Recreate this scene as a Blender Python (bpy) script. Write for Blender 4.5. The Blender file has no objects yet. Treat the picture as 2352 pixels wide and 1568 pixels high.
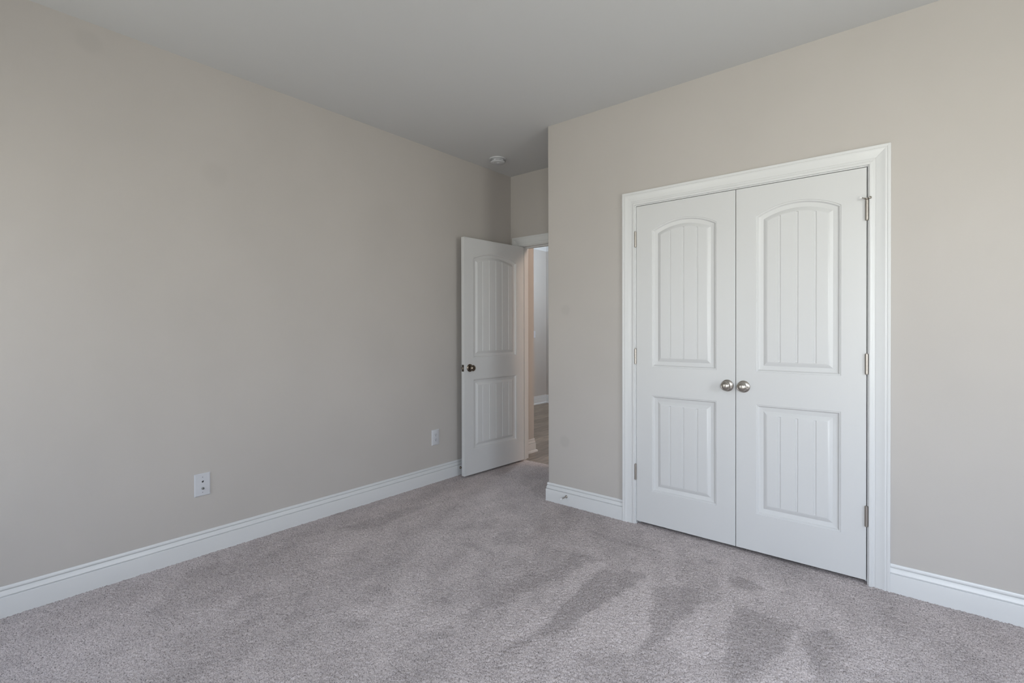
import bpy, math, random
import numpy as np
from mathutils import Matrix, Vector

random.seed(4)
np.random.seed(4)
PI = math.pi
SC = bpy.context.scene
COL = SC.collection

# ------------------------------------------------------------------ camera
CAM = bpy.data.cameras.new('camera')
CAM.sensor_fit = 'HORIZONTAL'
CAM.sensor_width = 36.0
CAM.lens = 17.4838
CAM.shift_y = -19.84 / 2352.0
CAM.clip_start = 0.02
CAMO = bpy.data.objects.new('camera', CAM)
R_ = Vector((0.76946158, 0.63868936, -0.00218682))
U_ = Vector((-0.00187799, 0.00568637, 0.99998207))
F_ = Vector((-0.63869034, 0.76944367, -0.0055749))
CAMO.matrix_world = Matrix(((R_.x, U_.x, -F_.x, 3.1232), (R_.y, U_.y, -F_.y, 0.0),
                            (R_.z, U_.z, -F_.z, 1.2567), (0, 0, 0, 1)))
COL.objects.link(CAMO)
SC.camera = CAMO

# ------------------------------------------------------------------ room numbers (metres)
D = 2.996          # closet wall plane
XC = 0.983         # outside corner of the closet wall
B = 3.748          # rear wall of the alcove, with the bedroom door
BT = 0.12          # its thickness
XR = 4.50          # right wall
YF = -0.80         # wall behind the camera
H = 2.7535         # ceiling
FAR_X, FAR_Y = -1.95, 7.04
HALL_X = 2.6
# window openings: (lo, hi, sill, head)
WIN_ADDED_LEFT = (0.45, 0.95, 0.55, 2.05)  # unseen opening added to brighten the near left wall
WIN_ADDED_RIGHT = (1.18, 1.92, 0.75, 2.15)     # along y; opening added to brighten walls, ceiling and carpet
WIN_REAR = (3.00, 4.25, 0.50, 2.32)

# ------------------------------------------------------------------ exposure, sky, daylight
SC.view_settings.view_transform = 'Standard'
SC.view_settings.look = 'None'
SC.view_settings.gamma = 1.0
SC.view_settings.use_curve_mapping = False
SC.view_settings.exposure = 0.0
try:
    SC.cycles.max_bounces = 14
    SC.cycles.diffuse_bounces = 10
    SC.cycles.sample_clamp_indirect = 6.0
except Exception:
    pass

SKY_STRENGTH = 16.8
W = bpy.data.worlds.new('sky')
SC.world = W
W.use_nodes = True
nt = W.node_tree
nt.nodes.clear()
wo = nt.nodes.new('ShaderNodeOutputWorld')
wb = nt.nodes.new('ShaderNodeBackground')
tc = nt.nodes.new('ShaderNodeTexCoord')
sx = nt.nodes.new('ShaderNodeSeparateXYZ')
mr = nt.nodes.new('ShaderNodeMapRange')
cr = nt.nodes.new('ShaderNodeValToRGB')
mr.inputs['From Min'].default_value = -1.0
mr.inputs['From Max'].default_value = 1.0
el = cr.color_ramp.elements
el[0].position = 0.0
el[0].color = (0.70, 0.70, 0.60, 1)
el[1].position = 1.0
el[1].color = (0.60, 0.76, 1.0, 1)
for p_, c_ in ((0.47, (0.88, 0.88, 0.80, 1)), (0.52, (0.91, 0.95, 0.95, 1)), (0.66, (0.78, 0.87, 1.0, 1))):
    e_ = el.new(p_)
    e_.color = c_
nt.links.new(tc.outputs['Generated'], sx.inputs[0])
nt.links.new(sx.outputs['Z'], mr.inputs['Value'])
nt.links.new(mr.outputs[0], cr.inputs[0])
nt.links.new(cr.outputs[0], wb.inputs['Color'])
wb.inputs['Strength'].default_value = SKY_STRENGTH
nt.links.new(wb.outputs[0], wo.inputs[0])


def portal(name, loc, rot, sx_, sy_):
    """a sampling portal that fills a window opening and lets the sky in"""
    li = bpy.data.lights.new(name, 'AREA')
    li.shape = 'RECTANGLE'
    li.size, li.size_y = sx_, sy_
    li.cycles.is_portal = True
    o = bpy.data.objects.new(name, li)
    o.location = loc
    o.rotation_euler = rot
    COL.objects.link(o)
    return o


def mid(a, b):
    return 0.5 * (a + b)


for nm_, w_ in (('daylight_rear', WIN_REAR), ('daylight_left', WIN_ADDED_LEFT)):
    portal(nm_, (mid(w_[0], w_[1]), YF - 0.03, mid(w_[2], w_[3])), (PI / 2, 0, 0), w_[1] - w_[0], w_[3] - w_[2])


def added_lamp(name, loc, watts, col):
    li = bpy.data.lights.new(name, 'POINT')
    li.energy = watts
    li.color = col
    li.shadow_soft_size = 0.16
    o = bpy.data.objects.new(name, li)
    o.location = loc
    COL.objects.link(o)


w_ = WIN_ADDED_RIGHT
portal('daylight_right', (XR + 0.03, mid(w_[0], w_[1]), mid(w_[2], w_[3])), (PI / 2, 0, PI / 2), w_[1] - w_[0], w_[3] - w_[2])

# two added hall lights without fixtures, brightening the view through the doorway
added_lamp('hall_warm_fill', (2.20, 4.32, 2.48), 60.0, (1.0, 0.75, 0.58))
added_lamp('hall_cool_fill', (-0.55, 6.15, 2.52), 70.0, (0.74, 0.88, 1.0))


# ------------------------------------------------------------------ helpers
class MB:
    """collects vertices and faces, then becomes one mesh object"""

    def __init__(self):
        self.v, self.f = [], []

    def add(self, vs, fs):
        o = len(self.v)
        self.v += [tuple(map(float, q)) for q in vs]
        self.f += [tuple(i + o for i in f) for f in fs]

    def box(self, x0, x1, y0, y1, z0, z1):
        self.add([(x0, y0, z0), (x1, y0, z0), (x1, y1, z0), (x0, y1, z0), (x0, y0, z1), (x1, y0, z1), (x1, y1, z1), (x0, y1, z1)],
                 [(0, 3, 2, 1), (4, 5, 6, 7), (0, 1, 5, 4), (1, 2, 6, 5), (2, 3, 7, 6), (3, 0, 4, 7)])

    def prism(self, poly, z0, z1):
        n = len(poly)
        self.add([(x, y, z0) for x, y in poly] + [(x, y, z1) for x, y in poly],
                 [tuple(range(n - 1, -1, -1)), tuple(range(n, 2 * n))] + [(i, (i + 1) % n, n + (i + 1) % n, n + i) for i in range(n)])

    def lathe(self, prof, mat=None, seg=40, caps=True):
        """prof: (radius, height) along local z"""
        vs, fs = [], []
        n = len(prof)
        for k in range(seg):
            a = 2 * PI * k / seg
            vs += [(r * math.cos(a), r * math.sin(a), z) for r, z in prof]
        for k in range(seg):
            k2 = (k + 1) % seg
            for i in range(n - 1):
                fs.append((k * n + i, k2 * n + i, k2 * n + i + 1, k * n + i + 1))
        if caps:
            if prof[0][0] > 1e-5:
                fs.append(tuple(k * n for k in range(seg - 1, -1, -1)))
            if prof[-1][0] > 1e-5:
                fs.append(tuple(k * n + n - 1 for k in range(seg)))
        if mat is not None:
            vs = [tuple(mat @ Vector(q)) for q in vs]
        self.add(vs, fs)

    def rod(self, p0, p1, r, seg=20):
        p0, p1 = Vector(p0), Vector(p1)
        d = p1 - p0
        m = Matrix.Translation(p0) @ d.to_track_quat('Z', 'Y').to_matrix().to_4x4()
        self.lathe([(r * .8, 0), (r, r * .2), (r, d.length - r * .2), (r * .8, d.length)], m, seg)

    def sweep(self, rings, close=True):
        """rings: lists of points with equal length, each a closed profile"""
        n = len(rings[0])
        vs = [p for r in rings for p in r]
        fs = []
        for k in range(len(rings) - 1):
            for i in range(n):
                j = (i + 1) % n
                fs.append((k * n + i, k * n + j, (k + 1) * n + j, (k + 1) * n + i))
        if close:
            fs.append(tuple(range(n - 1, -1, -1)))
            fs.append(tuple(range((len(rings) - 1) * n, len(rings) * n)))
        self.add(vs, fs)

    def build(self, name, mat, parent=None, smooth=35, bevel=0.0):
        me = bpy.data.meshes.new(name)
        me.from_pydata(self.v, [], self.f)
        import bmesh
        bm = bmesh.new()
        bm.from_mesh(me)
        bmesh.ops.remove_doubles(bm, verts=bm.verts, dist=1e-5)
        bmesh.ops.recalc_face_normals(bm, faces=bm.faces)
        bm.to_mesh(me)
        bm.free()
        if smooth:
            me.polygons.foreach_set('use_smooth', [True] * len(me.polygons))
            me.set_sharp_from_angle(angle=math.radians(smooth))
        me.materials.append(mat)
        o = bpy.data.objects.new(name, me)
        COL.objects.link(o)
        if bevel:
            b = o.modifiers.new('bevel', 'BEVEL')
            b.width = bevel
            b.segments = 2
            b.limit_method = 'ANGLE'
            b.angle_limit = math.radians(40)
        if parent is not None:
            o.parent = parent
        return o


def tag(o, label=None, cat=None, group=None, kind=None):
    if label:
        o['label'] = label
    if cat:
        o['category'] = cat
    if group:
        o['group'] = group
    if kind:
        o['kind'] = kind
    return o


def empty(name, loc, rotz=0.0):
    o = bpy.data.objects.new(name, None)
    o.empty_display_size = 0.05
    o.location = loc
    o.rotation_euler = (0, 0, rotz)
    COL.objects.link(o)
    return o


# ------------------------------------------------------------------ materials
def principled(name, col, rough=0.5, metal=0.0, spec=0.5):
    m = bpy.data.materials.new(name)
    m.use_nodes = True
    b = m.node_tree.nodes['Principled BSDF']
    b.inputs['Base Color'].default_value = (*col, 1)
    b.inputs['Roughness'].default_value = rough
    b.inputs['Metallic'].default_value = metal
    b.inputs['Specular IOR Level'].default_value = spec
    return m, m.node_tree, b


def bump(nt, b, scale, dist, strength=0.3, detail=3.0, obj=True):
    t = nt.nodes.new('ShaderNodeTexCoord')
    n = nt.nodes.new('ShaderNodeTexNoise')
    n.inputs['Scale'].default_value = scale
    n.inputs['Detail'].default_value = detail
    bp = nt.nodes.new('ShaderNodeBump')
    bp.inputs['Strength'].default_value = strength
    bp.inputs['Distance'].default_value = dist
    nt.links.new(t.outputs['Object'], n.inputs['Vector'])
    nt.links.new(n.outputs['Fac'], bp.inputs['Height'])
    nt.links.new(bp.outputs[0], b.inputs['Normal'])
    return t, n


def wall_material(name, col, spots=()):
    """rolled greige wall paint; spots are the slightly darker dabs of touch-up paint"""
    m, nt, b = principled(name, col, 0.75, 0, 0.3)
    t, n = bump(nt, b, 260, 0.0006, 0.25)
    n2 = nt.nodes.new('ShaderNodeTexNoise')
    n2.inputs['Scale'].default_value = 1.7
    n2.inputs['Detail'].default_value = 4
    nt.links.new(t.outputs['Object'], n2.inputs['Vector'])
    mp = nt.nodes.new('ShaderNodeMapRange')
    mp.inputs['From Min'].default_value = 0.3
    mp.inputs['From Max'].default_value = 0.7
    mp.inputs['To Min'].default_value = 0.975
    mp.inputs['To Max'].default_value = 1.025
    nt.links.new(n2.outputs['Fac'], mp.inputs['Value'])
    fac = mp.outputs[0]
    for p, r, k in spots:
        d = nt.nodes.new('ShaderNodeVectorMath')
        d.operation = 'DISTANCE'
        d.inputs[1].default_value = p
        nt.links.new(t.outputs['Object'], d.inputs[0])
        s = nt.nodes.new('ShaderNodeMapRange')
        s.interpolation_type = 'SMOOTHSTEP'
        s.inputs['From Min'].default_value = r * 0.45
        s.inputs['From Max'].default_value = r
        s.inputs['To Min'].default_value = k
        s.inputs['To Max'].default_value = 1.0
        nt.links.new(d.outputs['Value'], s.inputs['Value'])
        mu = nt.nodes.new('ShaderNodeMath')
        mu.operation = 'MULTIPLY'
        nt.links.new(fac, mu.inputs[0])
        nt.links.new(s.outputs[0], mu.inputs[1])
        fac = mu.outputs[0]
    vm = nt.nodes.new('ShaderNodeVectorMath')
    vm.operation = 'SCALE'
    vm.inputs[0].default_value = col
    nt.links.new(fac, vm.inputs['Scale'])
    nt.links.new(vm.outputs[0], b.inputs['Base Color'])
    return m


WALL_COL = (0.447, 0.423, 0.402)
M_WALL = wall_material('greige_wall_paint', WALL_COL)
M_WALL_CLOSET = wall_material('greige_wall_paint_with_touch_ups', WALL_COL,
                              [((1.137, D, 1.400), 0.050, 0.95), ((1.128, D, 0.452), 0.055, 0.93)])
M_WALL_LEFT = wall_material('greige_wall_paint_with_scuffs', WALL_COL,
                            [((0, 0.555, 2.66), 0.07, 0.95), ((0, 1.11, 2.15), 0.09, 0.97)])
M_CEIL, _n, _b = principled('flat_ceiling_paint', (0.54, 0.545, 0.55), 0.85, 0, 0.2)
bump(_n, _b, 180, 0.0008, 0.3)
M_TRIM, _n, _b = principled('white_semigloss_trim_paint', (0.61, 0.618, 0.625), 0.32, 0, 0.5)
bump(_n, _b, 90, 0.0003, 0.12)
M_DOOR, _n, _b = principled('white_door_paint', (0.575, 0.58, 0.585), 0.36, 0, 0.5)
_t, _q = bump(_n, _b, 22, 0.0003, 0.18, 5)
_mp = _n.nodes.new('ShaderNodeMapping')
_mp.inputs['Scale'].default_value = (9, 9, 0.6)
_n.links.new(_t.outputs['Object'], _mp.inputs[0])
_n.links.new(_mp.outputs[0], _q.inputs['Vector'])


def metal(name, col, rough):
    m, nt, b = principled(name, col, rough, 1.0)
    bump(nt, b, 700, 0.0002, 0.15)
    return m


M_NICKEL = metal('satin_nickel', (0.43, 0.40, 0.365), 0.31)
M_HINGE = metal('brushed_nickel_hinge', (0.40, 0.37, 0.34), 0.42)
M_DARK_METAL = metal('dark_metal', (0.21, 0.175, 0.14), 0.27)  # darker metal than the closet knobs and hinges
M_LATCH = metal('dark_latch_metal', (0.10, 0.085, 0.07), 0.38)
M_CHROME = metal('connector_metal', (0.26, 0.27, 0.27), 0.3)
M_PLATE, _n, _b = principled('white_plastic', (0.52, 0.53, 0.56), 0.38)
bump(_n, _b, 400, 0.0001, 0.1)
M_DETECT, _n, _b = principled('off_white_detector_plastic', (0.50, 0.51, 0.53), 0.45)
bump(_n, _b, 400, 0.0001, 0.1)
M_DARK, _n, _b = principled('black_slot', (0.02, 0.02, 0.02), 0.7)
bump(_n, _b, 400, 0.0001, 0.1)
M_SCREW, _n, _b = principled('painted_screw', (0.30, 0.30, 0.33), 0.45, 0.4)
bump(_n, _b, 400, 0.0001, 0.1)
M_RUBBER, _n, _b = principled('white_rubber', (0.78, 0.78, 0.79), 0.6)
bump(_n, _b, 400, 0.0001, 0.1)
M_CLOSET, _n, _b = principled('unlit_closet_paint', (0.35, 0.34, 0.32), 0.8)  # wall tone darkened so the door gaps look dark
bump(_n, _b, 200, 0.0005, 0.2)


def carpet_material():
    m, nt, b = principled('cut_pile_carpet', (0.4, 0.37, 0.37), 0.95, 0, 0.1)
    t = nt.nodes.new('ShaderNodeTexCoord')
    n = nt.nodes.new('ShaderNodeTexNoise')
    n.inputs['Scale'].default_value = 215
    n.inputs['Detail'].default_value = 4
    n.inputs['Roughness'].default_value = 0.6
    nt.links.new(t.outputs['Object'], n.inputs['Vector'])
    r = nt.nodes.new('ShaderNodeValToRGB')
    e = r.color_ramp.elements
    e[0].position = 0.33
    e[0].color = (0.150, 0.131, 0.129, 1)
    e[1].position = 0.66
    e[1].color = (0.63, 0.570, 0.565, 1)
    q = e.new(0.47)
    q.color = (0.450, 0.404, 0.400, 1)
    nt.links.new(n.outputs['Fac'], r.inputs[0])
    a = nt.nodes.new('ShaderNodeAttribute')
    a.attribute_name = 'nap'  # brushed nap marks, their pile-direction shading put into the colour
    mp = nt.nodes.new('ShaderNodeMapRange')
    mp.inputs['From Min'].default_value = -1
    mp.inputs['From Max'].default_value = 1
    mp.inputs['To Min'].default_value = 1.15
    mp.inputs['To Max'].default_value = 0.79
    nt.links.new(a.outputs['Fac'], mp.inputs['Value'])
    vm = nt.nodes.new('ShaderNodeVectorMath')
    vm.operation = 'SCALE'
    nt.links.new(r.outputs[0], vm.inputs[0])
    nt.links.new(mp.outputs[0], vm.inputs['Scale'])
    nt.links.new(vm.outputs[0], b.inputs['Base Color'])
    bp = nt.nodes.new('ShaderNodeBump')
    bp.inputs['Strength'].default_value = 0.5
    bp.inputs['Distance'].default_value = 0.003
    nt.links.new(n.outputs['Fac'], bp.inputs['Height'])
    nt.links.new(bp.outputs[0], b.inputs['Normal'])
    return m


M_CARPET = carpet_material()


def plank_material():
    m, nt, b = principled('grey_brown_plank', (0.3, 0.26, 0.22), 0.45)
    t = nt.nodes.new('ShaderNodeTexCoord')
    mp = nt.nodes.new('ShaderNodeMapping')
    mp.inputs['Rotation'].default_value = (0, 0, PI / 2)
    nt.links.new(t.outputs['Object'], mp.inputs[0])
    br = nt.nodes.new('ShaderNodeTexBrick')
    br.inputs['Scale'].default_value = 1
    br.inputs['Brick Width'].default_value = 1.2
    br.inputs['Row Height'].default_value = 0.18
    br.inputs['Mortar Size'].default_value = 0.0018
    br.inputs['Color1'].default_value = (0.25, 0.198, 0.155, 1)
    br.inputs['Color2'].default_value = (0.155, 0.122, 0.097, 1)
    br.inputs['Mortar'].default_value = (0.05, 0.042, 0.036, 1)
    nt.links.new(mp.outputs[0], br.inputs['Vector'])
    g = nt.nodes.new('ShaderNodeMapping')
    g.inputs['Scale'].default_value = (14, 1.6, 1)
    nt.links.new(t.outputs['Object'], g.inputs[0])
    n = nt.nodes.new('ShaderNodeTexNoise')
    n.inputs['Scale'].default_value = 3
    n.inputs['Detail'].default_value = 6
    nt.links.new(g.outputs[0], n.inputs['Vector'])
    rr = nt.nodes.new('ShaderNodeMapRange')
    rr.inputs['From Min'].default_value = 0.3
    rr.inputs['From Max'].default_value = 0.7
    rr.inputs['To Min'].default_value = 0.62
    rr.inputs['To Max'].default_value = 1.3
    nt.links.new(n.outputs['Fac'], rr.inputs['Value'])
    vm = nt.nodes.new('ShaderNodeVectorMath')
    vm.operation = 'SCALE'
    nt.links.new(br.outputs['Color'], vm.inputs[0])
    nt.links.new(rr.outputs[0], vm.inputs['Scale'])
    nt.links.new(vm.outputs[0], b.inputs['Base Color'])
    return m


M_PLANK = plank_material()

# glass of the windows behind the camera
M_GLASS = bpy.data.materials.new('clear_window_glass')
M_GLASS.use_nodes = True
gn = M_GLASS.node_tree
gn.nodes.clear()
go = gn.nodes.new('ShaderNodeOutputMaterial')
gm = gn.nodes.new('ShaderNodeMixShader')
gt = gn.nodes.new('ShaderNodeBsdfTransparent')
gg = gn.nodes.new('ShaderNodeBsdfGlossy')
gg.inputs['Roughness'].default_value = 0.02
gm.inputs[0].default_value = 0.05
gn.links.new(gt.outputs[0], gm.inputs[1])
gn.links.new(gg.outputs[0], gm.inputs[2])
gn.links.new(gm.outputs[0], go.inputs[0])

# ------------------------------------------------------------------ floor: carpet with its brushed nap
# brushed patches of the pile, outlines on the floor in metres: (weight, softness, outline)
NAP = [
    (1.0, 0.012, [(1.796, 2.276), (1.98, 2.397), (2.039, 2.375), (2.02, 2.184), (1.995, 2.028), (1.973, 1.858), (1.953, 1.716), (1.92, 1.625), (1.884, 1.498), (1.868, 1.428), (1.848, 1.469), (1.877, 1.602), (1.88, 1.766), (1.86, 1.95), (1.841, 2.071)]) ,
    (0.85, 0.03, [(1.399, 2.36), (1.58, 2.382), (1.759, 2.387), (1.729, 2.253), (1.7, 2.087), (1.66, 1.905), (1.629, 1.711), (1.607, 1.541), (1.556, 1.528), (1.552, 1.746), (1.546, 1.979), (1.493, 2.124)]) ,
    (1.0, 0.02, [(2.102, 2.286), (2.146, 2.378), (2.29, 2.423), (2.347, 2.318), (2.318, 2.156), (2.299, 1.975), (2.276, 1.869), (2.247, 1.809), (2.247, 1.933), (2.207, 2.051)]) ,
    (1.0, 0.02, [(2.357, 2.666), (2.466, 2.678), (2.545, 2.598), (2.489, 2.587), (2.403, 2.552)]) ,
    (0.7, 0.02, [(2.177, 2.753), (2.264, 2.802), (2.29, 2.715), (2.213, 2.716)]) ,
    (0.9, 0.02, [(2.46, 2.395), (2.562, 2.387), (2.708, 2.379), (2.682, 2.228), (2.714, 2.194), (2.668, 2.044), (2.638, 1.977), (2.612, 1.866), (2.584, 1.843), (2.493, 2.161), (2.496, 2.288)]) ,
    (0.8, 0.03, [(2.738, 2.363), (2.782, 2.426), (2.888, 2.398), (2.894, 2.251), (2.876, 2.083), (2.827, 2.043), (2.798, 2.173), (2.743, 2.266)]) ,
    (0.7, 0.015, [(1.46, 2.706), (1.619, 2.704), (1.78, 2.699), (1.993, 2.709), (2.006, 2.678), (1.798, 2.661), (1.646, 2.656)]) ,
    (0.9, 0.03, [(1.006, 1.417), (1.119, 1.51), (1.216, 1.415), (1.21, 1.337), (1.119, 1.291)]) ,
    (0.8, 0.03, [(1.186, 1.155), (1.273, 1.279), (1.32, 1.253), (1.283, 1.185)]) ,
    (0.9, 0.03, [(1.532, 1.272), (1.547, 1.403), (1.581, 1.48), (1.621, 1.427), (1.58, 1.301), (1.566, 1.192)]) ,
    (0.7, 0.03, [(1.514, 1.722), (1.521, 1.791), (1.595, 1.727), (1.576, 1.638)]) ,
    (0.9, 0.03, [(0.258, 1.711), (0.281, 1.935), (0.293, 2.206), (0.374, 2.451), (0.4, 2.363), (0.397, 2.124), (0.432, 1.883), (0.323, 1.71)]) ,
    (0.8, 0.03, [(1.125, 2.187), (1.103, 2.297), (1.161, 2.425), (1.286, 2.271), (1.199, 2.152)]) ,
    (0.8, 0.02, [(1.027, 2.058), (1.063, 2.112), (1.314, 2.068), (1.291, 2.049)]) ,
    (0.7, 0.03, [(0.86, 2.32), (0.949, 2.514), (1.029, 2.317), (0.827, 2.207)]) ,
    (0.8, 0.01, [(1.867, 1.38), (1.925, 1.384), (1.925, 1.361)]) ,
    (0.7, 0.02, [(0.828, 1.157), (0.853, 1.225), (0.882, 1.156)]) ,
    (0.6, 0.03, [(1.376, 1.547), (1.377, 1.641), (1.463, 1.56)]) ,
    (0.6, 0.03, [(0.661, 1.067), (0.704, 1.086), (0.747, 1.029), (0.686, 0.994)]) ,
    (-0.8, 0.03, [(1.746, 2.377), (1.809, 2.362), (1.81, 2.177), (1.853, 1.96), (1.87, 1.758), (1.871, 1.61), (1.83, 1.526), (1.739, 1.802), (1.729, 2.111)]) ,
    (-0.8, 0.03, [(2.066, 2.349), (2.207, 2.051), (2.242, 1.929), (2.242, 1.794), (2.157, 1.666), (2.04, 1.639), (1.979, 1.848), (2.027, 2.171)]) ,
    (-0.8, 0.03, [(2.379, 2.361), (2.467, 2.37), (2.497, 2.138), (2.54, 1.982), (2.448, 1.884), (2.322, 1.919), (2.326, 2.134)]) ,
    (-0.9, 0.03, [(2.712, 2.355), (2.786, 2.254), (2.823, 2.04), (2.673, 1.916), (2.681, 2.054), (2.711, 2.24)]) ,
    (-0.5, 0.04, [(2.135, 2.444), (2.203, 2.424), (2.228, 2.302), (2.158, 2.314)]) ,
]


def nap_field(x, y):
    rs = np.random.RandomState(3)

    def noise(cell, x, y):
        g = rs.rand(int(8 / cell) + 4, int(8 / cell) + 4) * 2 - 1
        u, v = (x + 2) / cell, (y + 2) / cell
        i, j = np.floor(u).astype(int), np.floor(v).astype(int)
        fu, fv = u - i, v - j
        fu, fv = fu * fu * (3 - 2 * fu), fv * fv * (3 - 2 * fv)
        i, j = np.clip(i, 0, g.shape[0] - 2), np.clip(j, 0, g.shape[1] - 2)
        return (g[i, j] * (1 - fu) * (1 - fv) + g[i + 1, j] * fu * (1 - fv) + g[i, j + 1] * (1 - fu) * fv + g[i + 1, j + 1] * fu * fv)
    wx = x + 0.014 * noise(0.11, x, y) + 0.010 * noise(0.035, x, y)
    wy = y + 0.014 * noise(0.09, y + 1.3, x) + 0.010 * noise(0.035, y + .7, x)
    ux, uy = 0.94 * x + 0.34 * y, (0.94 * y - 0.34 * x) * 0.45      # the mottling runs along the vacuum strokes
    out = 0.22 * noise(0.42, x, y) + 0.58 * noise(0.16, ux, uy) + 0.44 * noise(0.07, ux, uy) + 0.30 * noise(0.03, x, y)
    for wgt, soft, poly in NAP:
        inside = np.zeros(x.shape, bool)
        dist = np.full(x.shape, 9.0)
        n = len(poly)
        for k in range(n):
            (ax, ay), (bx, by) = poly[k], poly[(k + 1) % n]
            c = (ay > wy) != (by > wy)
            xi = (bx - ax) * (wy - ay) / ((by - ay) if abs(by - ay) > 1e-9 else 1e-9) + ax
            inside ^= c & (wx < xi)
            dx, dy = bx - ax, by - ay
            t = np.clip(((wx - ax) * dx + (wy - ay) * dy) / (dx * dx + dy * dy + 1e-12), 0, 1)
            dist = np.minimum(dist, np.hypot(wx - ax - t * dx, wy - ay - t * dy))
        s = np.where(inside, dist, -dist) / (soft * 0.8)
        s = np.clip(s * 0.5 + 0.5, 0, 1)
        out += wgt * s * s * (3 - 2 * s)
    return np.clip(out, -1, 1)


def make_carpet():
    step = 0.0052
    x0, x1, y0, y1 = 0.0, 3.95, 0.10, 3.79
    xs = np.arange(x0, x1 + step, step)
    ys = np.arange(y0, y1 + 1e-6, step)
    nx, ny = len(xs), len(ys)
    X, Y = np.meshgrid(xs, ys, indexing='ij')
    nap = nap_field(X, Y)
    rs = np.random.RandomState(8)
    jx = (rs.rand(nx, ny) - .5) * step * 0.7
    jy = (rs.rand(nx, ny) - .5) * step * 0.7
    Z = (rs.rand(nx, ny) - 0.55) * 0.0056 - 0.0008
    edge = np.zeros_like(X, bool)
    edge[0, :] = edge[-1, :] = edge[:, 0] = edge[:, -1] = True
    jx[edge] = 0
    jy[edge] = 0
    Z[edge] = -0.001
    co = np.stack([X + jx, Y + jy, Z], -1).reshape(-1, 3)
    I = np.arange(nx * ny).reshape(nx, ny)
    quads = np.stack([I[:-1, :-1], I[1:, :-1], I[1:, 1:], I[:-1, 1:]], -1).reshape(-1, 4)
    # plain remainder of the floor, out of the camera's view
    ex, ef = [], []
    for a0, a1, b0, b1 in ((0, XR, YF, y0), (x1 + 1e-4, XR, y0, B)):
        if a1 - a0 < 1e-3:
            continue
        k = len(co) + len(ex)
        ex += [(a0, b0, -0.001), (a1, b0, -0.001), (a1, b1, -0.001), (a0, b1, -0.001)]
        ef.append((k, k + 1, k + 2, k + 3))
    k = len(co) + len(ex)                                # backing under the pile
    ex += [(0, YF, -0.012), (XR, YF, -0.012), (XR, B + BT, -0.012), (0, B + BT, -0.012)]
    ef.append((k, k + 1, k + 2, k + 3))
    co = np.concatenate([co, np.array(ex)])
    quads = np.concatenate([quads, np.array(ef)])
    me = bpy.data.meshes.new('floor')
    me.vertices.add(len(co))
    me.vertices.foreach_set('co', co.astype(np.float32).ravel())
    me.loops.add(quads.size)
    me.loops.foreach_set('vertex_index', quads.astype(np.int32).ravel())
    me.polygons.add(len(quads))
    me.polygons.foreach_set('loop_start', np.arange(0, quads.size, 4, dtype=np.int32))
    me.polygons.foreach_set('loop_total', np.full(len(quads), 4, np.int32))
    me.update(calc_edges=True)
    me.polygons.foreach_set('use_smooth', np.ones(len(quads), bool))
    at = me.attributes.new('nap', 'FLOAT', 'POINT')
    at.data.foreach_set('value', np.concatenate([nap.ravel(), np.zeros(len(ex))]).astype(np.float32))
    me.materials.append(M_CARPET)
    o = bpy.data.objects.new('floor', me)
    COL.objects.link(o)
    return tag(o, 'grey mauve cut pile carpet with brushed nap marks across the bedroom floor', 'carpet', kind='structure')


make_carpet()
m = MB()
m.box(FAR_X, HALL_X, B + BT, FAR_Y, -0.06, -0.004)
m.box(0.085, 0.935, 3.790, B + BT, -0.06, -0.004)
tag(m.build('floor_hall', M_PLANK, smooth=0), 'grey brown wood plank floor seen through the bedroom doorway', 'floor', kind='structure')

# ------------------------------------------------------------------ ceiling and walls
m = MB()
m.box(FAR_X - .12, XR + .12, YF - .12, FAR_Y + .12, H, H + 0.1)
tag(m.build('ceiling', M_CEIL, smooth=0), 'flat pale grey white ceiling', 'ceiling', kind='structure')


def wall(name, boxes, mat, label):
    m = MB()
    for b in boxes:
        m.box(*b)
    return tag(m.build(name, mat, smooth=0), label, 'wall', kind='structure')


ZB = -0.06
wall('wall_left', [(-.12, 0, YF - .12, 4.116, ZB, H)], M_WALL_LEFT, 'long greige painted wall on the left')
a, b, s, h = WIN_REAR
a2, b2, s2, h2 = WIN_ADDED_LEFT
wall('wall_rear', [(0, a2, YF - .12, YF, ZB, H), (a2, b2, YF - .12, YF, ZB, s2), (a2, b2, YF - .12, YF, h2, H), (b2, a, YF - .12, YF, ZB, H),
                   (b, XR, YF - .12, YF, ZB, H), (a, b, YF - .12, YF, ZB, s), (a, b, YF - .12, YF, h, H)],
     M_WALL, 'greige window wall behind the viewer')
a, b, s, h = WIN_ADDED_RIGHT
wall('wall_right', [(XR, XR + .12, YF - .12, a, ZB, H), (XR, XR + .12, b, B + BT, ZB, H), (XR, XR + .12, a, b, ZB, s), (XR, XR + .12, a, b, h, H)],
     M_WALL, 'greige wall on the right with an added window, out of sight')

# closet wall with its rounded outside corner, round the closet opening
OX0, OX1, OZ = 1.664, 2.926, 2.074
m = MB()
r = 0.006
arc = [(XC + r - r * math.sin(t), D + r - r * math.cos(t)) for t in np.linspace(0, PI / 2, 7)]
m.prism([(OX0, D)] + arc + [(XC, B), (XC + .115, B), (XC + .115, D + .115), (OX0, D + .115)], ZB, H)
m.box(OX1, XR, D, D + .115, ZB, H)
m.box(OX0, OX1, D, D + .115, OZ, H)
tag(m.build('wall_closet', M_WALL_CLOSET, smooth=40), 'greige wall with the double closet doors and an outside corner', 'wall', kind='structure')

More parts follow.
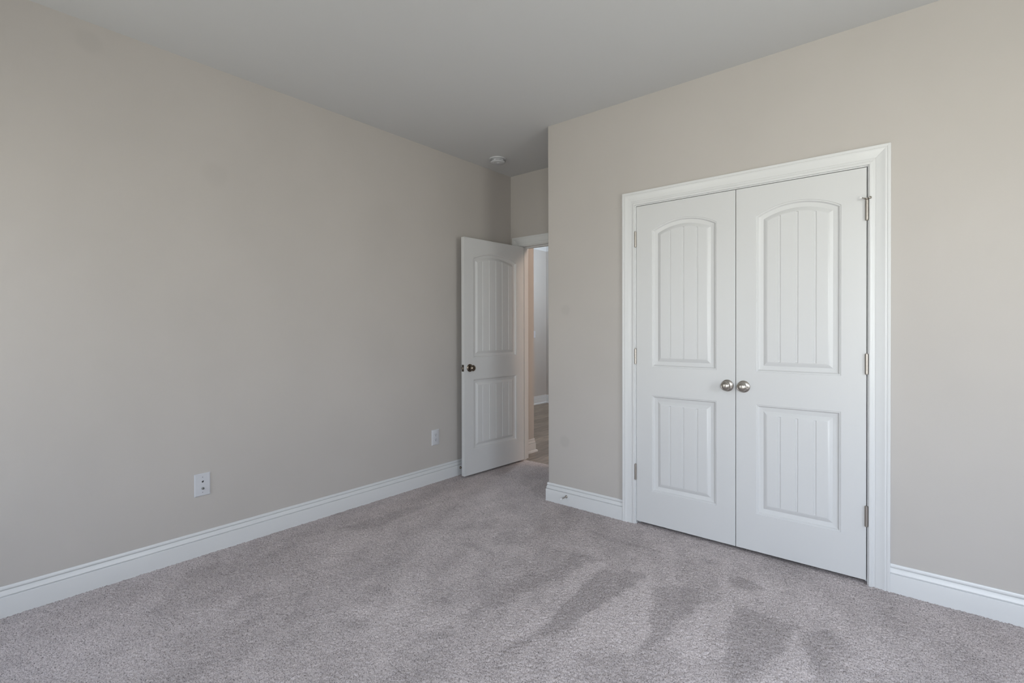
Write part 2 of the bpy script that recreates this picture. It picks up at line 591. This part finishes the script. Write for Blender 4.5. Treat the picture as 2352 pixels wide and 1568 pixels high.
# alcove wall with the bedroom doorway
JX0, JX1, JZ = 0.120, 0.888, 2.058          # clear opening between the jambs
wall('wall_alcove', [(0, JX0 - .018, B, B + BT, ZB, H), (JX1 + .018, XR, B, B + BT, ZB, H), (JX0 - .018, JX1 + .018, B, B + BT, JZ + .018, H)],
     M_WALL, 'shaded greige wall above the bedroom doorway')

# hall beyond the doorway
wall('wall_hall_near', [(FAR_X, -.12, 4.0, 4.116, ZB, H)], M_WALL, 'greige hall wall beyond the doorway, out of sight')
wall('wall_hall_left', [(FAR_X - .12, FAR_X, 4.0, FAR_Y + .12, ZB, H)], M_WALL, 'cool lit wall at the end of the hall seen through the doorway')
wall('wall_hall_far', [(FAR_X, HALL_X + .12, FAR_Y, FAR_Y + .12, ZB, H)], M_WALL, 'sliver of greige hall wall at the far corner')
wall('wall_hall_right', [(HALL_X, HALL_X + .12, B + BT, FAR_Y, ZB, H)], M_WALL, 'greige hall end wall, out of sight')


# ------------------------------------------------------------------ windows (out of view, for the daylight; left and right ones added)
def window(name, length, height, loc, rotz, label):
    """local x along the wall, local y into the wall (outwards), origin at the lower left of the opening"""
    root = empty(name, loc, rotz)
    tag(root, label, 'window', kind='structure')
    c = 0.075
    m = MB()
    for x0, x1, z0, z1 in ((-c, 0, -.02, height + c), (length, length + c, -.02, height + c), (0, length, height, height + c)):
        m.box(x0, x1, -.016, 0, z0, z1)
    m.build('window_casing', M_TRIM, root, smooth=0, bevel=.003)
    m = MB()
    m.box(-c - .02, length + c + .02, -.045, .0, -.045, -.02)
    m.build('window_sill', M_TRIM, root, smooth=0, bevel=.004)
    m = MB()
    f = 0.035
    for x0, x1, z0, z1 in ((0, f, 0, height), (length - f, length, 0, height), (f, length - f, 0, f), (f, length - f, height - f, height),
                           (f, length - f, height / 2 - .018, height / 2 + .018), (length / 2 - .03, length / 2 + .03, f, height - f)):
        m.box(x0, x1, .06, .10, z0, z1)
    m.build('window_frame', M_TRIM, root, smooth=0, bevel=.003)
    for kx in (0, 1):
        for kz in (0, 1):
            xa, xb = (f, length / 2 - .03) if kx == 0 else (length / 2 + .03, length - f)
            za, zb = (f, height / 2 - .018) if kz == 0 else (height / 2 + .018, height - f)
            m = MB()
            m.box(xa, xb, .078, .082, za, zb)
            m.build('pane', M_GLASS, root, smooth=0)
    return root


w_ = WIN_REAR
window('window_1', w_[1] - w_[0], w_[3] - w_[2], (w_[1], YF, w_[2]), PI, 'wider white framed window in the wall behind the viewer')
w_ = WIN_ADDED_LEFT
window('window_added_left', w_[1] - w_[0], w_[3] - w_[2], (w_[1], YF, w_[2]), PI, 'added narrow white framed window behind the viewer, brightening the left wall')
w_ = WIN_ADDED_RIGHT
window('window_added_right', w_[1] - w_[0], w_[3] - w_[2], (XR, w_[1], w_[2]), -PI / 2, 'added white framed window in the right wall, out of view')

# ------------------------------------------------------------------ baseboards
BASE = [(0, -.02), (.0145, -.02), (.0145, .0835), (.0138, .0865), (.0120, .0874), (.0068, .0884), (.0064, .0902), (.0108, .0914), (.0118, .0935), (.0108, .0975),
        (.0088, .1040), (.0074, .1100), (.0066, .1140), (.0022, .1149), (.0020, .1164), (.0058, .1174), (.0068, .1200), (.0062, .1270), (.0046, .1315), (.0030, .1330), (0, .1330)]
BASE_SHOE = [(0, -.02), (.0300, -.02), (.0300, .003), (.0285, .010), (.0245, .0155), (.0190, .0180), (.0145, .0185)] + BASE[2:]


def sweep_path(m, pts, prof):
    """profile (depth, z) along an xy path; the room is on the right-hand side"""
    rings = []
    P = [Vector(p) for p in pts]
    for i, p in enumerate(P):
        n1 = n2 = None
        if i > 0:
            d = (p - P[i - 1]).normalized()
            n1 = Vector((d.y, -d.x))
        if i < len(P) - 1:
            d = (P[i + 1] - p).normalized()
            n2 = Vector((d.y, -d.x))
        if n1 is None:
            n = n2
        elif n2 is None:
            n = n1
        else:
            n = (n1 + n2)
            n = n / (n.dot(n1))
        rings.append([(p.x + n.x * q, p.y + n.y * q, z) for q, z in prof])
    m.sweep(rings)


def baseboard(name, pts, label, prof=BASE):
    m = MB()
    sweep_path(m, pts, prof)
    return tag(m.build(name, M_TRIM, smooth=25), label, 'baseboard', kind='structure')


CS = 0.0855                                  # casing width
RV = 0.006                                   # reveal
baseboard('baseboard_left', [(0, YF), (0, B)], 'white stepped baseboard along the long left wall')
baseboard('baseboard_corner', [(XC, B - .02), (XC, D), (1.5925, D)], 'short white baseboard wrapping the outside corner left of the closet')
baseboard('baseboard_closet', [(2.9950, D), (XR, D)], 'white baseboard right of the closet doors')
baseboard('baseboard_right', [(XR, D), (XR, YF)], 'white baseboard along the right wall')
baseboard('baseboard_rear', [(XR, YF), (0, YF)], 'white baseboard behind the viewer')
baseboard('baseboard_hall_left', [(0, B + BT + .018), (0, 4.116), (FAR_X + .031, 4.116)], 'white baseboard and shoe moulding just beyond the bedroom doorway', BASE_SHOE)
baseboard('baseboard_hall_far', [(FAR_X, 4.15), (FAR_X, FAR_Y), (HALL_X, FAR_Y)], 'white baseboard at the far corner of the hall', BASE_SHOE)

CROWN = [(0, -.135), (.006, -.135), (.010, -.128), (.012, -.115), (.022, -.098), (.045, -.060), (.062, -.036), (.078, -.022), (.085, -.012), (.090, -.008), (.090, 0), (0, 0)]
m = MB()
sweep_path(m, [(FAR_X, 4.15), (FAR_X, FAR_Y), (HALL_X, FAR_Y)], [(q, H + z) for q, z in CROWN])
tag(m.build('trim_hall_crown', M_TRIM, smooth=25), 'white crown moulding at the top of the far hall wall', 'crown moulding', kind='structure')

# ------------------------------------------------------------------ casings and jambs
CASE = [(0, 0), (0, .0085), (.0012, .0105), (.0035, .0112), (.0125, .0112), (.0138, .0108), (.0146, .0096), (.0160, .0092), (.0235, .0094), (.0245, .0086),
        (.0262, .0086), (.0272, .0098), (.0420, .0112), (.0540, .0132), (.0600, .0152), (.0640, .0164), (.0675, .0166), (.0690, .0164), (.0700, .0156),
        (.0712, .0156), (.0722, .0170), (.0745, .0177), (.0835, .0177), (.0850, .0168), (CS, .0155), (CS, 0)]


def casing(root, x0, x1, zt, y, sgn=-1):
    """three mitred casing boards round an opening; x0, x1, zt are the inner edges, sgn the side they stand proud"""
    def leg(xin, out):
        m = MB()
        m.sweep([[(xin + out * u, y + sgn * d, -.02) for u, d in CASE], [(xin + out * u, y + sgn * d, zt + u) for u, d in CASE]])
        return m.build('side_casing', M_TRIM, root, smooth=25)
    leg(x0, -1)
    leg(x1, 1)
    m = MB()
    g = 0.0005
    m.sweep([[(x0 - u + g, y + sgn * d, zt + u) for u, d in CASE], [(x1 + u - g, y + sgn * d, zt + u) for u, d in CASE]])
    m.build('head_casing', M_TRIM, root, smooth=25)


def jambs(root, x0, x1, zt, y0, y1, t, stop_y):
    for a, b in ((x0 - t, x0), (x1, x1 + t)):
        m = MB()
        m.box(a, b, y0, y1, -.02, zt)
        m.build('side_jamb', M_TRIM, root, smooth=0, bevel=.0015)
    m = MB()
    m.box(x0 - t, x1 + t, y0, y1, zt, zt + t)
    m.build('head_jamb', M_TRIM, root, smooth=0, bevel=.0015)
    m = MB()
    s0, s1 = stop_y
    m.box(x0, x0 + .011, s0, s1, -.02, zt - .011)
    m.box(x1 - .011, x1, s0, s1, -.02, zt - .011)
    m.box(x0, x1, s0, s1, zt - .011, zt)
    m.build('door_stop_strip', M_TRIM, root, smooth=0, bevel=.0015)


CX0, CX1, CZ = 1.6825, 2.9065, 2.0555      # clear closet opening
t1 = empty('trim_1', (0, 0, 0))
tag(t1, 'wide white moulded casing framing the double closet doors', 'door casing', kind='structure')
casing(t1, CX0 - RV, CX1 + RV, CZ + RV, D)
jambs(t1, CX0, CX1, CZ, D, D + .115, .018, (D + .038, D + .05))

t2 = empty('trim_2', (0, 0, 0))
tag(t2, 'shaded white casing round the bedroom doorway in the alcove', 'door casing', kind='structure')
casing(t2, JX0 - RV, JX1 + RV, JZ + RV, B)
casing(t2, JX0 - RV, JX1 + RV, JZ + RV, B + BT, 1)
jambs(t2, JX0, JX1, JZ, B, B + BT, .018, (B + .045, B + .08))

# inside of the closet, behind the closed doors
m = MB()
m.box(XC + .115, XR, B - .004, B, 0, H)
m.build('wall_closet_inside', M_CLOSET, smooth=0)
tag(bpy.data.objects['wall_closet_inside'], 'unlit wall inside the closed closet', 'wall', kind='structure')


# ------------------------------------------------------------------ moulded two-panel doors
# panel moulding: (inset from the panel outline, depth below the door face)
MOULD = [(0, 0), (.0010, .0020), (.0022, .0026), (.0062, .0030), (.0082, .0040), (.0105, .0078), (.0135, .0108), (.0162, .0118), (.0300, .0122), (.0335, .0134),
         (.0360, .0134), (.0370, .0124), (.0470, .0078), (.0555, .0040), (.0580, .0036)]
FIELD = 0.0036
GROOVE = 0.0034


def panel_samples(x0, x1, grooves):
    us = list(np.linspace(x0, x1, 33))
    for g in grooves:
        us += [g - .0062, g - .0046, g + .0046, g + .0062]
    us = sorted(us)
    keep = []
    for u in us:
        near_g = any(abs(u - (g + k)) < 1e-7 for g in grooves for k in (-.0062, -.0046, .0046, .0062))
        if not near_g and any(abs(u - g) < .009 for g in grooves):
            continue
        if keep and abs(u - keep[-1]) < 1e-6:
            continue
        keep.append(u)
    return keep


def panel(m, T, x0, x1, z0, z1, sag, grooves):
    """one moulded panel. T(x, depth, z) maps to a point; sag > 0 makes an arched top. Returns the outer top samples."""
    hw = (x1 - x0) / 2
    xm = (x0 + x1) / 2
    if sag:
        R = (hw * hw + sag * sag) / (2 * sag)
        zc = z1 + sag - R
    ins = MOULD[-1][0]
    inner = panel_samples(x0 + ins, x1 - ins, grooves)
    par = [(u - (x0 + ins)) / (x1 - x0 - 2 * ins) for u in inner]
    n = len(par)

    def loop(i, d):
        a, b = x0 + i, x1 - i
        xs = [a + p * (b - a) for p in par]
        zt = [(zc + math.sqrt((R - i) ** 2 - (x - xm) ** 2)) if sag else z1 - i for x in xs]
        return [T(x, d, z0 + i) for x in xs] + [T(x, d, z) for x, z in zip(xs[::-1], zt[::-1])], xs, zt
    loops = [loop(i, d) for i, d in MOULD]
    vs = [p for L in loops for p in L[0]]
    N = 2 * n
    fs = []
    for k in range(len(loops) - 1):
        for i in range(N):
            j = (i + 1) % N
            fs.append((k * N + i, k * N + j, (k + 1) * N + j, (k + 1) * N + i))
    m.add(vs, fs)
    # planked field with its grooves
    _, xs, zt = loops[-1]

    def gd(x):
        for g in grooves:
            if abs(x - g) < .0055:
                return FIELD + GROOVE
        return FIELD
    zb = z0 + ins
    e = .0025
    vs, fs = [], []
    for x, z in zip(xs, zt):
        vs += [T(x, FIELD, zb), T(x, gd(x), zb + e), T(x, gd(x), z - e), T(x, FIELD, z)]
    for i in range(n - 1):
        for k in range(3):
            fs.append((i * 4 + k, (i + 1) * 4 + k, (i + 1) * 4 + k + 1, i * 4 + k + 1))
    m.add(vs, fs)
    _, xs0, zt0 = loops[0]
    return xs0, zt0


def door_mesh(w, h, th, grooves, both):
    """leaf with x 0..w, z 0..h, front face at y=0 looking to -y, back at y=th"""
    m = MB()
    st = 0.105
    for side in ((0, 1) if both else (0,)):
        if side == 0:
            def T(x, d, z):
                return (x, d, z)
        else:
            def T(x, d, z):
                return (x, th - d, z)
        lo = (0.208, 0.820)
        up = (1.001, 1.866)
        sag = 0.056
        xa, za = panel(m, T, st, w - st, lo[0], lo[1], 0, grooves)
        xb, zb = panel(m, T, st, w - st, up[0], up[1], sag, grooves)

        def quad(x0, x1, z0, z1):
            m.add([T(x0, 0, z0), T(x1, 0, z0), T(x1, 0, z1), T(x0, 0, z1)], [(0, 1, 2, 3)])
        lv = [0, lo[0], lo[1], up[0], up[1], h]
        for z0, z1 in zip(lv[:-1], lv[1:]):
            quad(0, st, z0, z1)
            quad(w - st, w, z0, z1)
        for i in range(len(xa) - 1):
            quad(xa[i], xa[i + 1], 0, lo[0])
            quad(xa[i], xa[i + 1], lo[1], up[0])
            m.add([T(xb[i], 0, zb[i]), T(xb[i + 1], 0, zb[i + 1]), T(xb[i + 1], 0, h), T(xb[i], 0, h)], [(0, 1, 2, 3)])
    if not both:
        m.add([(0, th, 0), (w, th, 0), (w, th, h), (0, th, h)], [(0, 1, 2, 3)])
    for q in ([(0, 0, 0), (0, th, 0), (0, th, h), (0, 0, h)], [(w, 0, 0), (w, th, 0), (w, th, h), (w, 0, h)],
              [(0, 0, 0), (w, 0, 0), (w, th, 0), (0, th, 0)], [(0, 0, h), (w, 0, h), (w, th, h), (0, th, h)]):
        m.add(q, [(0, 1, 2, 3)])
    return m


def knob(parent, x, y, z, out, mat, label=None):
    """out = -1: stands towards local -y, +1: towards +y"""
    base = Matrix.Translation((x, y, z)) @ Matrix.Rotation(PI / 2 if out < 0 else -PI / 2, 4, 'X')
    m = MB()
    m.lathe([(.0105, .006), (.0105, .020), (.0125, .0235), (.0190, .0275), (.0245, .0335), (.0262, .0400), (.0258, .0455), (.0232, .0495), (.0205, .0512),
             (.0196, .0508), (.0180, .0530), (.0120, .0556), (.0055, .0567), (0, .0570)], base, 48)
    k = m.build('knob', mat, parent, smooth=45)
    if label:
        k['label'] = label
    m = MB()
    m.lathe([(.0330, 0), (.0338, .0015), (.0335, .0035), (.0312, .0058), (.0260, .0085), (.0190, .0105), (.0120, .0115), (.0090, .0115)], base, 48)
    m.build('rose', mat, k, smooth=45)
    m = MB()
    m.lathe([(.0042, 0), (.0042, .0086), (.0036, .0098), (0, .0101)], base @ Matrix.Translation((.0215, 0, 0)), 16)
    m.build('release_hole', M_DARK, k, smooth=30)
    return k


def hinge(parent, x, y, zc, mat):
    m = MB()
    r = .0078
    n = 5
    L = .096
    prof = [(.0040, -L / 2 - .004), (.0066, -L / 2 - .0025), (.0066, -L / 2 - .0005)]
    for k in range(n):
        a = -L / 2 + L * k / n
        b = -L / 2 + L * (k + 1) / n
        prof += [(r * .96, a + .0001), (r, a + .0004), (r, b - .0004), (r * .96, b - .0001)]
    prof += [(.0066, L / 2 + .0005), (.0066, L / 2 + .0025), (.0040, L / 2 + .004)]
    m.lathe(prof, Matrix.Translation((x, y, zc)), 20)
    return m.build('hinge', mat, parent, smooth=40)


DH, DT = 2.032, .035
LW, RW = 0.6068, 0.6068
g24 = [.2210, .3045, .3880]
ZD = 0.020
d2 = door_mesh(LW, DH, DT, g24, False).build('door_2', M_DOOR, smooth=20)
d2.location = (1.6852, D, ZD)
tag(d2, 'left leaf of the white double closet doors, hinged beside the outside corner', 'closet door', kind='structure')
d3 = door_mesh(RW, DH, DT, g24, False).build('door_3', M_DOOR, smooth=20)
d3.location = (2.2958, D, ZD)
tag(d3, 'right leaf of the white double closet doors, with a stop on its top hinge', 'closet door', kind='structure')
for z in (.317, 1.066, 1.822):
    hinge(d2, -.0050, -.0055, z, M_HINGE)
    hinge(d3, RW + .0012, -.0055, z, M_HINGE)
knob(d2, 2.2490 - 1.6852, 0, .915, -1, M_NICKEL, 'round satin nickel knob')
knob(d3, 2.3365 - 2.2958, 0, .915, -1, M_NICKEL, 'round satin nickel knob')
# hinge pin stop on the top right hinge
hz = 1.822 + .052
m = MB()
m.lathe([(.0075, 0), (.0105, .0012), (.0105, .0060), (.0075, .0072)], Matrix.Translation((RW + .0012, -.0055, hz - .001)), 20)
m.rod((RW - .001, -.009, hz + .003), (RW - .020, -.048, hz + .002), .0028)
m.rod((RW + .004, -.010, hz + .003), (RW + .014, -.020, hz + .0035), .0026)
st = m.build('hinge_stop', M_NICKEL, d3, smooth=40)
st['label'] = 'small nickel hinge pin door stop'
m = MB()
m.rod((RW - .0195, -.047, hz + .002), (RW - .0235, -.055, hz + .0018), .0052)
m.build('bumper_tip', M_RUBBER, st, smooth=40)
m = MB()
m.rod((RW + .0135, -.0195, hz + .0035), (RW + .018, -.0235, hz + .0037), .0065)
m.build('bumper_pad', M_NICKEL, st, smooth=40)

# bedroom door, swung open into the alcove
BW = 0.762
TH = math.radians(93.1)
g30 = [BW / 2 + .083 * k for k in (-2, -1, 0, 1, 2)]
bm_ = door_mesh(BW, DH, DT, g30, True)
bm_.v = [(x + .002, y + .005, z) for x, y, z in bm_.v]
d1 = bm_.build('door_1', M_DOOR, smooth=20)
d1.location = (.1255, B - .003, .016)
d1.rotation_euler = (0, 0, -TH)
tag(d1, 'open white bedroom door with a dark knob, swung back towards the left wall', 'bedroom door', kind='structure')
knob(d1, BW + .002 - .062, .040, .918, 1, M_DARK_METAL, 'round dark metal knob')
knob(d1, BW + .002 - .062, .005, .918, -1, M_DARK_METAL, 'round dark metal knob')
for z in (.28, 1.03, 1.82):
    hinge(d1, -.001, -.001, z, M_HINGE)
m = MB()
m.box(BW + .0015, BW + .0032, .0100, .0350, .918 - .0285, .918 + .0285)
lp = m.build('latch_plate', M_LATCH, d1, smooth=0, bevel=.0006)
m = MB()
m.prism([(BW + .003, .016), (BW + .0135, .016), (BW + .0115, .020), (BW + .003, .030)], .918 - .009, .918 + .009)
m.build('latch_bolt', M_LATCH, lp, smooth=0, bevel=.0006)


# ------------------------------------------------------------------ small things on the walls
def bevel_plate(m, hy, hz, t, c, yc, zc):
    """plate on the left wall: rectangle hy x hz (half sizes), thickness t along x, chamfer c"""
    def ring(x, k):
        return [(x, yc - hy + k, zc - hz + k), (x, yc + hy - k, zc - hz + k), (x, yc + hy - k, zc + hz - k), (x, yc - hy + k, zc + hz - k)]
    m.sweep([ring(0, 0), ring(t * .35, 0), ring(t * .8, c * .6), ring(t, c)])


RX = Matrix.Rotation(PI / 2, 4, 'Y')          # local z -> world +x
# cable and telephone plate
yc, zc = 1.034, .3930
p = empty('cable_wall_plate', (0, yc, zc))
tag(p, 'white wall plate with two dark jacks on the left wall, nearest the viewer', 'wall plate')
m = MB()
bevel_plate(m, .0405, .0630, .0060, .0045, 0, 0)
m.build('plate', M_PLATE, p, smooth=30)
m = MB()
m.lathe([(.0068, 0), (.0068, .0030), (.0058, .0034), (.0054, .0034), (.0054, .0110), (.0046, .0114), (.0046, .0080), (.0008, .0080), (.0006, .0105), (0, .0106)],
        Matrix.Translation((.0055, 0, -.0195)) @ RX, 24)
m.build('coaxial_jack', M_CHROME, p, smooth=35)
m = MB()
m.lathe([(.0046, 0), (.0046, .0012), (0, .0013)], Matrix.Translation((.0056, 0, .0170)) @ RX, 20)
m.box(.0056, .0069, .0000, .0062, .0178, .0226)
m.build('telephone_jack', M_DARK, p, smooth=30)
for dz in (.0425, -.0425):
    m = MB()
    m.lathe([(.0028, 0), (.0028, .0006), (.0018, .0012), (0, .0014)], Matrix.Translation((.0058, 0, dz)) @ RX, 14)
    m.build('screw', M_SCREW, p, smooth=30)

# power outlet
yc, zc = 2.763, .3700
p = empty('power_outlet', (0, yc, zc))
tag(p, 'white duplex power outlet low on the left wall, near the open door', 'power outlet')
m = MB()
bevel_plate(m, .0405, .0640, .0065, .0060, 0, 0)
m.build('plate', M_PLATE, p, smooth=30)
for dz in (.0200, -.0200):
    m = MB()
    n = 28
    ol = []
    for k in range(n):
        a = 2 * PI * k / n
        ol.append((max(-.0165, min(.0165, .0172 * math.cos(a) * 1.12)), max(-.0135, min(.0135, .0172 * math.sin(a)))))
    m.sweep([[(.0060, y, z + dz) for y, z in ol], [(.0078, y, z + dz) for y, z in ol], [(.0085, y * .94, z * .94 + dz) for y, z in ol]])
    rc = m.build('receptacle', M_PLATE, p, smooth=30)
    m = MB()
    m.box(.0080, .0087, -.0080, -.0056, dz - .0015, dz + .0085)
    m.box(.0080, .0087, .0056, .0080, dz - .0005, dz + .0080)
    m.lathe([(.0030, 0), (.0030, .0009), (0, .0009)], Matrix.Translation((.0078, 0, dz - .0075)) @ RX, 14)
    m.build('slots', M_DARK, rc, smooth=0)
m = MB()
m.lathe([(.0030, 0), (.0030, .0006), (.0018, .0012), (0, .0014)], Matrix.Translation((.0063, 0, 0)) @ RX, 14)
m.build('screw', M_PLATE, p, smooth=30)

# light switch on the far hall wall
p = empty('light_switch', (FAR_X, 6.690, 1.180))
tag(p, 'pale light switch plate on the far hall wall, just showing past the door jamb', 'light switch')
m = MB()
bevel_plate(m, .0380, .0600, .0060, .0040, 0, 0)
m.build('plate', M_PLATE, p, smooth=30)
m = MB()
m.box(.0055, .0085, -.0160, .0160, -.0330, .0330)
m.build('rocker', M_PLATE, p, smooth=0, bevel=.001)

# smoke detector
p = empty('smoke_detector', (.245, 3.277, H))
tag(p, 'round white smoke detector on the ceiling above the open bedroom door', 'smoke detector')
m = MB()
m.lathe([(.0735, 0), (.0735, -.0050), (.0720, -.0085), (.0640, -.0105), (.0600, -.0110)], None, 56)
m.build('mounting_base', M_DETECT, p, smooth=35)
m = MB()
m.lathe([(.0560, -.0100), (.0560, -.0150), (.0645, -.0160), (.0650, -.0175), (.0645, -.0290), (.0610, -.0335), (.0540, -.0365), (.0300, -.0400), (.0150, -.0410), (0, -.0412)], None, 56)
body = m.build('cover', M_DETECT, p, smooth=35)
m = MB()
for k in range(30):
    a = 2 * PI * k / 30
    if k % 5 == 4:
        continue
    m2 = Matrix.Rotation(a, 4, 'Z')
    vs = [tuple(m2 @ Vector(q)) for q in ((.0640, -.0050, -.0215), (.0653, -.0050, -.0215), (.0653, .0050, -.0215), (.0640, .0050, -.0215),
                                          (.0640, -.0050, -.0250), (.0653, -.0050, -.0250), (.0653, .0050, -.0250), (.0640, .0050, -.0250))]
    m.add(vs, [(0, 3, 2, 1), (4, 5, 6, 7), (0, 1, 5, 4), (1, 2, 6, 5), (2, 3, 7, 6), (3, 0, 4, 7)])
m.build('vent_slots', M_DARK, body, smooth=0)
m = MB()
m.lathe([(.0120, -.0400), (.0120, -.0425), (.0100, -.0440), (0, -.0445)], Matrix.Translation((.012, -.006, 0)), 24)
m.build('test_button', M_DETECT, p, smooth=35)
m = MB()
m.lathe([(.0028, -.0380), (.0028, -.0408), (0, -.0412)], Matrix.Translation((-.006, -.030, 0)), 12)
m.build('indicator', M_DARK, p, smooth=35)


# rigid door stops screwed into the baseboards
def door_stop(name, loc, rotz, label, mat):
    """local +y points out of the baseboard"""
    root = empty(name, loc, rotz)
    tag(root, label, 'door stop')
    R = Matrix.Rotation(-PI / 2, 4, 'X')
    m = MB()
    m.lathe([(.0100, -.0005), (.0105, .0015), (.0098, .0040), (.0070, .0075), (.0052, .0095)], R, 24)
    m.build('flange', mat, root, smooth=40)
    m = MB()
    m.lathe([(.0048, .0060), (.0044, .0120), (.0042, .0560), (.0048, .0580), (.0048, .0600)], R, 20)
    m.build('rod', mat, root, smooth=40)
    m = MB()
    m.lathe([(.0058, .0590), (.0062, .0610), (.0062, .0690), (.0050, .0720), (0, .0725)], R, 20)
    m.build('rubber_tip', M_RUBBER, root, smooth=40)
    return root


door_stop('door_stop', (1.151, D - .0145, .0640), PI, 'small nickel door stop on the short baseboard left of the closet', M_HINGE)
door_stop('door_stop', (.0145, 3.036, .0630), -PI / 2, 'dark door stop on the left baseboard, half hidden by the open door', M_DARK_METAL)
